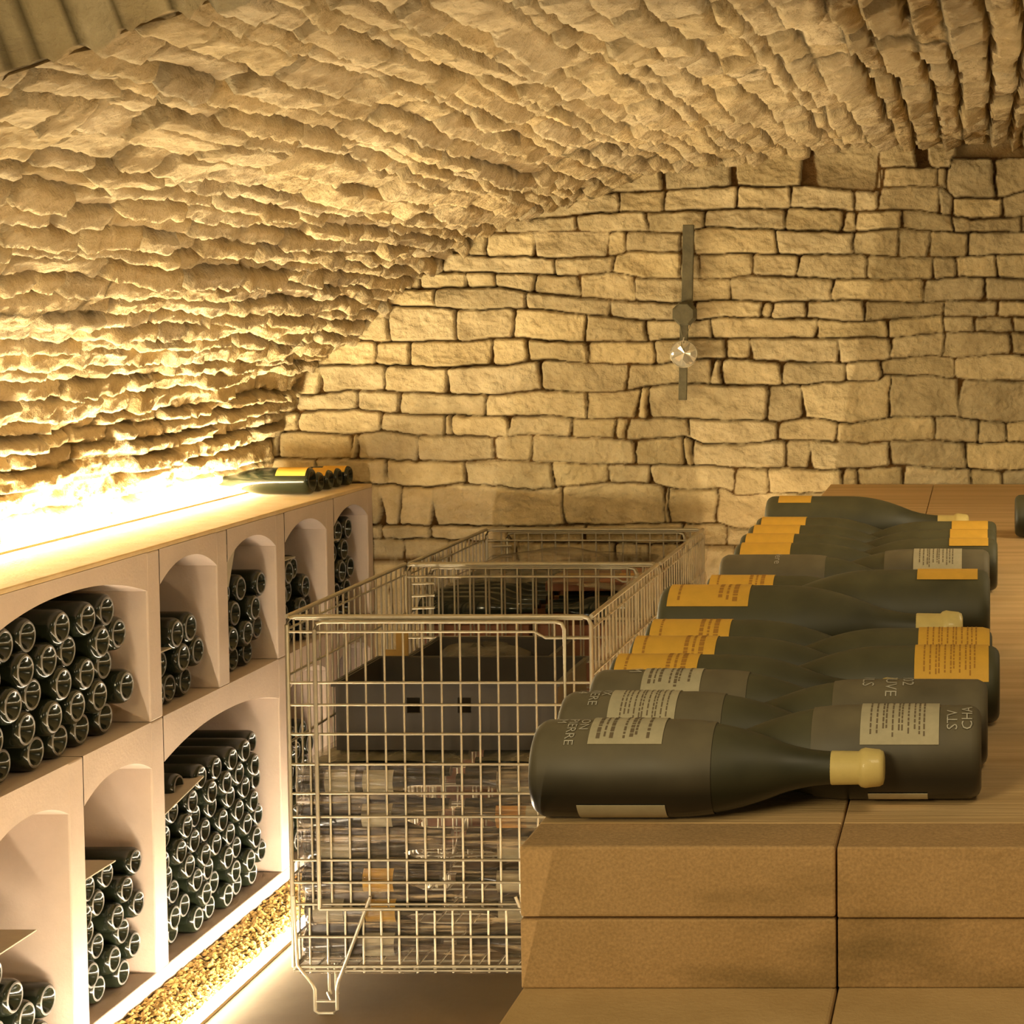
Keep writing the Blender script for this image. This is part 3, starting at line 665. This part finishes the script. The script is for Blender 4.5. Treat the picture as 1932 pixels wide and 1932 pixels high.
# bottle whose base just enters the picture at the right
p = at(1919,1000,Z=TOPZ+.0535)
big_bottle((p.x, 4.55, ZT+.0553), 1, .39, .0535, 'dark bottle entering at the right edge, only its base showing', None, None, group=None)
# ------------------------------------------------------------------ bottles on the rack top
rt = at(592, 910, Y=5.60)
e = big_bottle((at(590,905,Y=5.60).x, 5.60, ZT+.044), -1, .34, .042, 'yellow-labelled bottle lying across the rack top, neck to the wall', None, ('paper_y',.03,.30,28,120), None, None, None, group='bottles lying on the rack top', gm='glass')
for px, py, Y, lab in [(606,903,5.685,'small bottle base right behind the labelled bottle on the rack top'),(625,899,5.755,'second small bottle base behind the labelled one on the rack top'),
                  (641,895,5.825,'third small bottle base behind the labelled one on the rack top'),(661,892,5.895,'rearmost small bottle on the rack top, against the back wall')]:
    big_bottle((at(px,py,Y=Y).x, Y, ZT+.0335), -1, .25, .0315, lab, None, ('paper_y',.04,.34,28,120), None, None, None, group='bottles lying on the rack top', gm='glass')
# ------------------------------------------------------------------ wire crates
CY0 = 4.21
def crate(y0, y1, x0, x1, zt, label, detail=True):
    e = empty('wire_crate', ((x0+x1)/2, (y0+y1)/2, 0), 0, label, 'wire crate', 'wire crates between rack and bench')
    ox, oy = (x0+x1)/2, (y0+y1)/2
    inv = Matrix.Translation((-ox,-oy,0))
    def part(name, mb, parent=e, m='wire'):
        o = mb.build(name, M[m], smooth=True, sharp=80); o.parent = parent
        o.matrix_parent_inverse = inv; return o
    zb = .115; R1 = .0055; R2 = .0028
    zz = lambda y: at(800, y, Y=CY0).z
    rows = [1189,1285,1327,1382,1439,1494,1538,1620,1662,1703]
    zr = [zz(y)+ (zt-zz(1160)) for y in rows]
    # front and rear panels
    for nm, y in (('front_panel', y0), ('rear_panel', y1)):
        b = MB(); s = (x1-x0)
        b.tube([(x0,y,zb),(x0,y,zt-.02),(x0+.006,y,zt-.004),(x0+.02,y,zt),(x1-.02,y,zt),(x1-.006,y,zt-.004),(x1,y,zt-.02),(x1,y,zb)], R1)
        b.tube([(x0,y,zb),(x1,y,zb)], R1*.8)
        b.tube([(x0,y,zb+.072),(x1,y,zb+.072)], R2*1.2)
        xi0 = x0+.066; xi1 = x1-.062; zd = zr[-1]-.010
        b.tube([(x0+.02,y,zt-.006),(x1-.02,y,zt-.006)], R2)
        # door frame
        yy = y-.006 if nm == 'front_panel' else y+.006
        b.tube([(xi0,yy,zd),(xi0,yy,zt-.03),(xi0+.006,yy,zt-.016),(xi0+.02,yy,zt-.012),(xi1-.02,yy,zt-.012),(xi1-.006,yy,zt-.016),(xi1,yy,zt-.03),(xi1,yy,zd),(xi0,yy,zd)], R1*.85)
        for k, z in enumerate(zr):
            if k == 0 and nm == 'front_panel':
                kx = x0+(1008-541)/574*s; k2 = x0+(1029-541)/574*s
                b.tube([(x0,y,z),(kx,y,z),(k2,y,z-.015),(x1,y,z-.015)], R2*1.15)
            else: b.tube([(x0,y,z),(x1,y,z)], R2*1.15)
        n = int(round((x1-x0)/.0447))
        for i in range(1, n):
            x = x0+.028+(i-.55)*.0447
            if x > x1-.012: continue
            z2 = zt if x < xi0 or x > xi1 else zt-.012
            b.tube([(x,y+.003,zd-.004),(x,y+.003,z2)], R2)
        for i in range(1, n+1):
            x = x0+(i-.1)*.0425
            if x < x1-.01: b.tube([(x,y+.003,zb-.016),(x,y+.003,zd)], R2*.95)
        part(nm, b)
    for nm, x, sg in (('side_panel', x0, -1), ('side_panel', x1, 1)):
        b = MB()
        b.tube([(x,y0,zt),(x,y1,zt)], R1); b.tube([(x,y0,zb),(x,y1,zb)], R1*.8); b.tube([(x,y0,zt-.03),(x,y1,zt-.03)], R2)
        for z in [zt-.14, zt-.30, zt-.46, zt-.62, zb+.07]: b.tube([(x,y0,z),(x,y1,z)], R2*1.1)
        n = int((y1-y0)/.040)
        for i in range(1, n): 
            yv = y0+(y1-y0)*i/n; b.tube([(x,yv,zb),(x,yv,zt)], R2)
        part(nm, b)
    b = MB()
    for i in range(16): xx = x0+(x1-x0)*i/15; b.tube([(xx,y0,zb-.006),(xx,y1,zb-.006)], R2)
    for i in range(14): yv = y0+(y1-y0)*i/13; b.tube([(x0,yv,zb-.010),(x1,yv,zb-.010)], R2)
    part('floor_grid', b)
    # legs: bent rod loops with a cross bar
    for sx in (0, 1):
        for sy in (0, 1):
            xa = x0+.050 if sx == 0 else x1-.050-.052; d = 1 if sx == 0 else -1
            yv = y0-.004 if sy == 0 else y1+.004
            outer = x0 if sx == 0 else x1; xin = xa if sx == 0 else xa+.052; xo2 = xa+.052 if sx == 0 else xa
            b = MB(); top = zz(1689)
            b.tube([(outer+d*.004,yv,top),(outer+d*.010,yv,zb+.005),(xin-d*.006,yv,zb-.040),(xin,yv,zb-.055),(xin,yv,.010),(xin+d*.008,yv,.004),(xo2-d*.008,yv,.004),(xo2,yv,.012),(xo2,yv,zb-.055),(xo2+d*.004,yv,zb-.035),(xo2+d*.024,yv,zb+.015),(xo2+d*.084,yv,top-.002)], .0042, 8)
            b.tube([(xin,yv,.032),(xo2,yv,.032)], .0035)
            yi = yv+(.045 if sy == 0 else -.045)
            for xx in (xin+d*.018, xin+d*.034): b.tube([(xx,yi,zb-.006),(xx,yi,.045),(xx+d*.004,yi,.032)], .0035)
            b.tube([(xin+d*.014,yi,.036),(xo2-d*.012,yv,.032)], .004)
            part('leg', b)
    # hinge springs in the rear left corner
    if detail:
        b = MB()
        for k, z in enumerate((zt-.055, zt-.09, zt-.125)): b.tube([(x0+.02,y1-.008,z),(x0+.085,y1-.008,z+.002)], .004)
        part('hinge', b)
    return e
xl = at(541,1163,Y=CY0).x; xr_ = at(1115,1158,Y=CY0).x; ztop = at(541,1163,Y=CY0).z
CY1 = 5.085
crate(CY0, CY1, xl, xr_, ztop, 'nearest wire crate on bent rod legs, full of film-wrapped bottles')
crate(CY1+.035, WY-.075, xl, xr_, ztop-.004, 'rear wire crate standing against the stone wall')
# contents of the near crate: bottles lying side to side
def crate_bottle_mesh():
    b = MB(); L, R = .325, .0385
    b.lathe([(.02,0),(.012,.4*R),(0,.72*R),(.003,.88*R),(.012,R),(.55*L,R),(.62*L,.92*R),(.70*L,.64*R),(.77*L,.42*R),(.84*L,.36*R),(L,.34*R),(L,0)], 16)
    o = b.build('wine_bottle', M['glass'], smooth=True, sharp=50); me = o.data; bpy.data.objects.remove(o); return me
ME_CR = crate_bottle_mesh()
def crate_label(x0, x1, R, a0, a1, m, parent):
    b = MB(); vs = []; n = 8
    for i in range(n+1):
        th = math.radians(a0+(a1-a0)*i/n)
        for x in (x0, x1): vs.append((x, -(R+.001)*math.cos(th), (R+.001)*math.sin(th)))
    b.add(vs, [(2*i,2*i+1,2*i+3,2*i+2) for i in range(n)]); return b.build('paper_label', M[m], parent)
LBL = {}
cz0 = .115+.006
spots = [(851,1552,'paper_o'),(795,1473,'paper_w'),(965,1410,'paper_w'),(1000,1490,'paper_w'),(780,1632,'paper_y'),(925,1670,'paper_w'),(790,1738,'paper_y'),(618,1737,'paper_w'),(640,1480,'paper_w'),
         (630,1608,'paper_w'),(925,1752,'paper_w'),(815,1792,'paper_w'),(905,1590,'paper_w'),(1010,1560,'paper_w'),(1000,1380,'paper_w'),(725,1555,'paper_w'),(900,1475,'paper_w')]
LY = ['bottom','second','third','fourth','fifth','sixth','seventh','eighth']
def fill_crate(y0, layers, nrow, who, group, zbase):
    rowp = .081; lh = .0705
    for l in range(layers):
        for r in range(nrow):
            if l < layers-1 and r > 1: continue
            for s in (0, 1):
                y = y0+.048+r*rowp+(.0 if l % 2 == 0 else .012) ; z = zbase+.0390+l*.0782
                o = bpy.data.objects.new('wine_bottle', ME_CR); COL.objects.link(o)
                neck_in = True
                o.location = ((xl+.014) if s == 0 else (xr_-.014), y, z); o.rotation_euler = (0, 0, 0 if s == 0 else PI)
                pos = 'left' if s == 0 else 'right'
                if l < layers-1: lab = 'film-wrapped bottle in %s, %s row, %s layer up, %s half' % (who, 'front' if r == 0 else 'second', LY[l], pos)
                else: lab = 'bottle on top layer in %s, %s row back, %s half' % (who, NTH[r], pos)
                tag(o, lab.replace('bottom layer up','bottom layer'), 'bottle', group)
                LBL[(who, l, r, s)] = o
n_l = 6
fill_crate(CY0, n_l, 10, 'near crate', 'wrapped bottles in the near crate', cz0)
for px, py, m in spots:
    q = at(px, py, Y=CY0+.02); l = int((q.z-cz0)/.0782); 
    if l < 0: l = 0
    if l >= n_l: l = n_l-1
    s = 0 if q.x < (xl+xr_)/2 else 1
    o = LBL[('near crate', l, 0, s)]
    lx = (q.x-o.location.x)*(1 if s == 0 else -1)
    lx = min(max(lx, .05), .185)
    hw = .036
    b0 = crate_label(lx-hw, lx+hw, .0385, (-40 if s == 0 else 140), (48 if s == 0 else 228), m, o)
# plastic film round the load
def sheet(name, P, nu, nv, m, label, amp=.004, seed=1, fr=(3,30), kind=None, nrm=(0,-1,0)):
    """P(u,v)->Vector"""
    r = np.random.RandomState(seed); U, V = np.meshgrid(np.linspace(0,1,nu), np.linspace(0,1,nv), indexing='ij')
    N = vnoise(U*fr[0], V*fr[1], seed, 3)*amp; b = MB(); nn = Vector(nrm)
    vs = [P(U[i,j], V[i,j])+nn*float(N[i,j]) for i in range(nu) for j in range(nv)]
    b.add(vs, [(i*nv+j,(i+1)*nv+j,(i+1)*nv+j+1,i*nv+j+1) for i in range(nu-1) for j in range(nv-1)])
    o = b.build(name, M[m], smooth=True, sharp=180); tag(o, label, 'plastic film', 'stretch film around the crates'); return o
zf1 = cz0+n_l*.0782+.012
sheet('stretch_film', lambda u,v: Vector((xl+.012+(xr_-xl-.024)*u, CY0+.0065+.0, .095+(zf1-.095)*v)), 60, 90, 'film', 'crinkled clear film wound round the front of the near load', .0018, 3)
sheet('stretch_film', lambda u,v: Vector((xl+.03+(xr_-xl-.06)*u, CY0+.012+(CY1-CY0-.03)*v, zf1+.004+.006*math.sin(9*u)*math.sin(6*v))), 40, 40, 'film2', 'loose clear film lying over the near bottle load', .006, 5, (6,6), nrm=(0,0,1))
pa = at(1250,1062,Y=CY1); 
def drape(u, v):
    y = CY0+.22+(CY1+.10-CY0-.22)*u; zt_ = ztop+.014-.006*(1-u); x = xr_-.018-.10*v*(1-u)*.6-.03*math.sin(5*u+3*v)*v+.0
    return Vector((x+.052*(1-v)*.3, y, zt_-v*(.16+.36*(1-u))))
sheet('plastic_sheet', drape, 50, 40, 'film2', 'clear plastic sheet hanging inside the near crate on its right side', .010, 9, (8,4), nrm=(1,0,0))
def drape2(u, v):
    y = 5.45+.46*u; return Vector((xr_+.016-.03*v*(1-u), y, ztop+.012-v*(.22+.06*math.sin(4*u))))
sheet('plastic_sheet', drape2, 30, 30, 'film2', 'crumpled clear sheet over the right rear corner of the rear crate', .012, 13, (6,5), nrm=(1,0,0))
# trays and cartons on the near load
def tray(x0, x1, y0, y1, z0, z1, label):
    e = empty('plastic_tray', ((x0+x1)/2,(y0+y1)/2,z0), 0, label, 'tray')
    X = (x1-x0)/2; Y = (y1-y0)/2; h = z1-z0; t = .006
    b = MB(); b.box((-X,-Y,0),(X,Y,t)); b.box((-X,-Y,t),(-X+t,Y,h)); b.box((X-t,-Y,t),(X,Y,h)); b.box((-X+t,Y-t,t),(X-t,Y,h))
    # front wall with two hand slots
    sl = [(-X+t,-X*.36),(-X*.24,X*.10),(X*.22,X-t)]
    b.box((-X+t,-Y,t),(X-t,-Y+t,h*.55)); b.box((-X+t,-Y,h*.78),(X-t,-Y+t,h))
    for a, c_ in sl: b.box((a,-Y,h*.55),(c_,-Y+t,h*.78))
    b.build('tray_body', M['tray'], e)
    b = MB(); r = .008
    b.box((-X-r,-Y-r,h-.008),(X+r,-Y,h+.002)); b.box((-X-r,Y,h-.008),(X+r,Y+r,h+.002)); b.box((-X-r,-Y,h-.008),(-X,Y,h+.002)); b.box((X,-Y,h-.008),(X+r,Y,h+.002))
    b.build('rim', M['tray'], e); return e
zt1 = zf1+.012
a_ = at(640,1380,Y=4.32); b_ = at(1055,1285,Y=4.32)
tray(a_.x, b_.x, 4.30, 4.62, zt1, b_.z, 'grey black plastic tray with hand slots on top of the near load')
q0 = at(770,1290,Y=4.70); q1 = at(1000,1240,Y=4.70)
tray(q0.x, q1.x+.05, 4.66, 4.98, zt1, q1.z, 'second dark tray behind the first in the near crate')
q0 = at(750,1282,Y=4.645); q1 = at(769,1190,Y=4.645)
b = MB(); b.box((q0.x, 4.638, zt1),(q1.x, 4.650, q1.z)); b.box((q0.x-.03, 4.638, zt1),(q0.x, 4.650, q1.z-.05))
tag(b.build('cardboard_divider', M['carton']), 'upright strip of golden cardboard between two trays in the near crate', 'cardboard')
def blob(name, c0, sx, sy, sz, m, label, cat, seed=1, amp=.25):
    n, k = 28, 18; U, V = np.meshgrid(np.linspace(0,2*PI,n,endpoint=False), np.linspace(.02,PI-.02,k), indexing='ij')
    N = 1+amp*vnoise(np.cos(U)*2+5+V, np.sin(U)*2+5+V*1.3, seed, 4)
    b = MB(); vs = []
    for i in range(n):
        for j in range(k):
            s_ = N[i,j]; cv = math.sin(V[i,j]); 
            vs.append((sx*s_*math.copysign(abs(math.cos(U[i,j]))**.7, math.cos(U[i,j]))*cv**.6, sy*s_*math.copysign(abs(math.sin(U[i,j]))**.7, math.sin(U[i,j]))*cv**.6, max(0, sz+sz*s_*math.cos(V[i,j]))))
    fs = [(i*k+j, ((i+1)%n)*k+j, ((i+1)%n)*k+j+1, i*k+j+1) for i in range(n) for j in range(k-1)]+[tuple(i*k for i in range(n)), tuple(i*k+k-1 for i in range(n))[::-1]]
    b.add(vs, fs); o = b.build(name, M[m], smooth=True, sharp=60); o.location = c0; tag(o, label, cat); return o
q = at(900,1240,Y=4.83)
blob('film_bundle', (q.x+.01, 4.82, zt1+.010), .14, .10, .075, 'bag', 'crumpled bundle of black film lying in the second tray', 'film bundle', 4)
# rear crate load: cartons under film
zr2 = .121
q = at(1000,1110,Y=CY1+.1)
load_top = q.z
# bottles lying side to side, only the rows one can see at the top
nl2 = 8
for l in (nl2-1,):
    for r in range(9):
        for s in (0,1):
            o = bpy.data.objects.new('wine_bottle', ME_CR); COL.objects.link(o)
            o.location = ((xl+.014) if s == 0 else (xr_-.014), CY1+.09+r*.082, .772+.040); o.rotation_euler = (0,0,0 if s == 0 else PI)
            tag(o, 'bottle under film in rear crate, %s row back, %s half' % (NTH[r], 'left' if s == 0 else 'right'), 'bottle', 'wrapped bottles in the rear crate')
for k, (xa, xb, ya, yb, za, zb_, nm) in enumerate([(xl+.02,-1.30,CY1+.06,5.45,.122,.770,'lower left red-brown carton in the rear crate'),(-1.285,xr_-.02,CY1+.06,5.45,.122,.770,'lower right red-brown carton in the rear crate'),
        (xl+.02,-1.30,5.47,5.88,.122,.770,'rear left red-brown carton in the rear crate'),(-1.285,xr_-.02,5.47,5.88,.122,.770,'rear right red-brown carton in the rear crate'),
        (-1.27,-.965,5.22,5.50,.856,.885,'flat red-brown carton on top of the rear load')]):
    e = empty('carton', ((xa+xb)/2,(ya+yb)/2,za), 0, nm, 'carton'); X=(xb-xa)/2; Y=(yb-ya)/2
    b = MB(); b.box((-X,-Y,0),(X,Y,zb_-za)); b.build('box_body', M['redbox'], e, bevel=.003)
    b = MB(); b.box((-X-.0006,-.02,zb_-za-.03),(X+.0006,.02,zb_-za+.0008)); b.build('tape', M['carton'], e)
def hump(u, v): 
    return Vector((xl+.02+(xr_-xl-.04)*u, CY1+.05+(.80)*v, .862+.07*math.sin(PI*min(1,u*1.15))**.8*math.sin(PI*(.15+.8*v))+.0))
sheet('stretch_film', hump, 50, 50, 'film', 'brownish clear film heaped over the rear load', .012, 21, (7,7), nrm=(0,0,1))
# ------------------------------------------------------------------ iron bracket with glass pendant on the wall
yb = WY-.052
def wp(px, py, y=yb): return at(px, py, Y=y)
br = empty('wall_bracket', wp(1293,590), 0, 'old grey iron strap with an octagonal boss fixed to the back wall', 'wall bracket')
def wpart(name, mb, m, **k):
    o = mb.build(name, m, **k); o.parent = br; o.matrix_parent_inverse = Matrix.Translation(-wp(1293,590)); return o
def bar(pts, wd, th, y=yb):
    b = MB(); n = len(pts); vs = []
    for px, py in pts:
        p = wp(px, py, y)
        for dx in (-wd/2, wd/2):
            vs += [(p.x+dx, y-th/2, p.z), (p.x+dx, y+th/2, p.z)]
    fs = []
    for i in range(n-1):
        o = 4*i; fs += [(o,o+2,o+6,o+4),(o+1,o+5,o+7,o+3),(o,o+4,o+5,o+1),(o+2,o+3,o+7,o+6)]
    fs += [(0,1,3,2),(4*n-4,4*n-2,4*n-1,4*n-3)]; b.add(vs, fs); return b
wpart('strap', bar([(1299,424),(1298,500),(1296,588)], .036, .014, yb-.0), M['iron'], bevel=.002)
wpart('tail_bar', bar([(1291,600),(1289,700),(1288,755)], .027, .012, yb), M['iron'], bevel=.002)
b = MB(); c = wp(1292,592,yb-.02); R_ = .041
for y, rr in ((0,.92),(.006,1),(.028,1),(.034,.85)): pass
ring = lambda y, r: [(c.x+r*math.cos(PI/8+PI/4*i), y, c.z+r*math.sin(PI/8+PI/4*i)) for i in range(8)]
vs = ring(yb-.046,R_*.82)+ring(yb-.036,R_)+ring(yb-.004,R_)
b.add(vs, [tuple(range(8)), tuple(range(16,24))[::-1]]+[(k*8+i,k*8+(i+1)%8,(k+1)*8+(i+1)%8,(k+1)*8+i) for k in range(2) for i in range(8)])
wpart('boss', b, M['iron'], bevel=.001)
b = MB(); 
b.tube([tuple(wp(1303,612,yb-.04)),tuple(wp(1297,628,yb-.035)),tuple(wp(1291,640,yb-.03)),tuple(wp(1290,648,yb-.03))], .0022)
b.tube([tuple(wp(1283,612,yb-.04)),tuple(wp(1286,628,yb-.035)),tuple(wp(1289,640,yb-.03))], .0022)
wpart('hook', b, M['iron'])
gm = bpy.data.materials.new('cut_glass'); gm.use_nodes = True; g = gm.node_tree.nodes['Principled BSDF']
g.inputs['Base Color'].default_value = (.85,.80,.66,1); g.inputs['Roughness'].default_value = .12; g.inputs['Transmission Weight'].default_value = .3; g.inputs['Metallic'].default_value = .5; g.inputs['IOR'].default_value = 1.5
c = wp(1290,668,yb-.03); Rg = .043
pend = empty('glass_pendant', c, 0, 'round cut-glass pendant hanging from the iron bracket', 'pendant')
b = MB(); n = 18; r1 = [(Rg*math.cos(2*PI*i/n),0,Rg*math.sin(2*PI*i/n)) for i in range(n)]
for sy in (-1,1):
    r2 = [(Rg*random.uniform(.35,.8)*math.cos(2*PI*(i+.5)/n),sy*random.uniform(.006,.024),Rg*random.uniform(.35,.8)*math.sin(2*PI*(i+.5)/n)) for i in range(n)]
    o0 = [(.006,sy*.021,.004)]; vs = r1+r2+o0
    b.add(vs, [(i,(i+1)%n,n+i) for i in range(n)]+[((i+1)%n,n+(i+1)%n,n+i) for i in range(n)]+[(n+i,n+(i+1)%n,2*n) for i in range(n)])
o = b.build('disc', gm, pend)
b = MB(); b.tube([(Rg*1.01*math.cos(2*PI*i/24),0,Rg*1.01*math.sin(2*PI*i/24)) for i in range(24)], .0022, 6, closed=True); b.build('metal_rim', M['wire'], pend, smooth=True)
b = MB(); b.tube([(.0,0,Rg),(.001,0,Rg+.012)], .003); b.build('eyelet', M['wire'], pend)
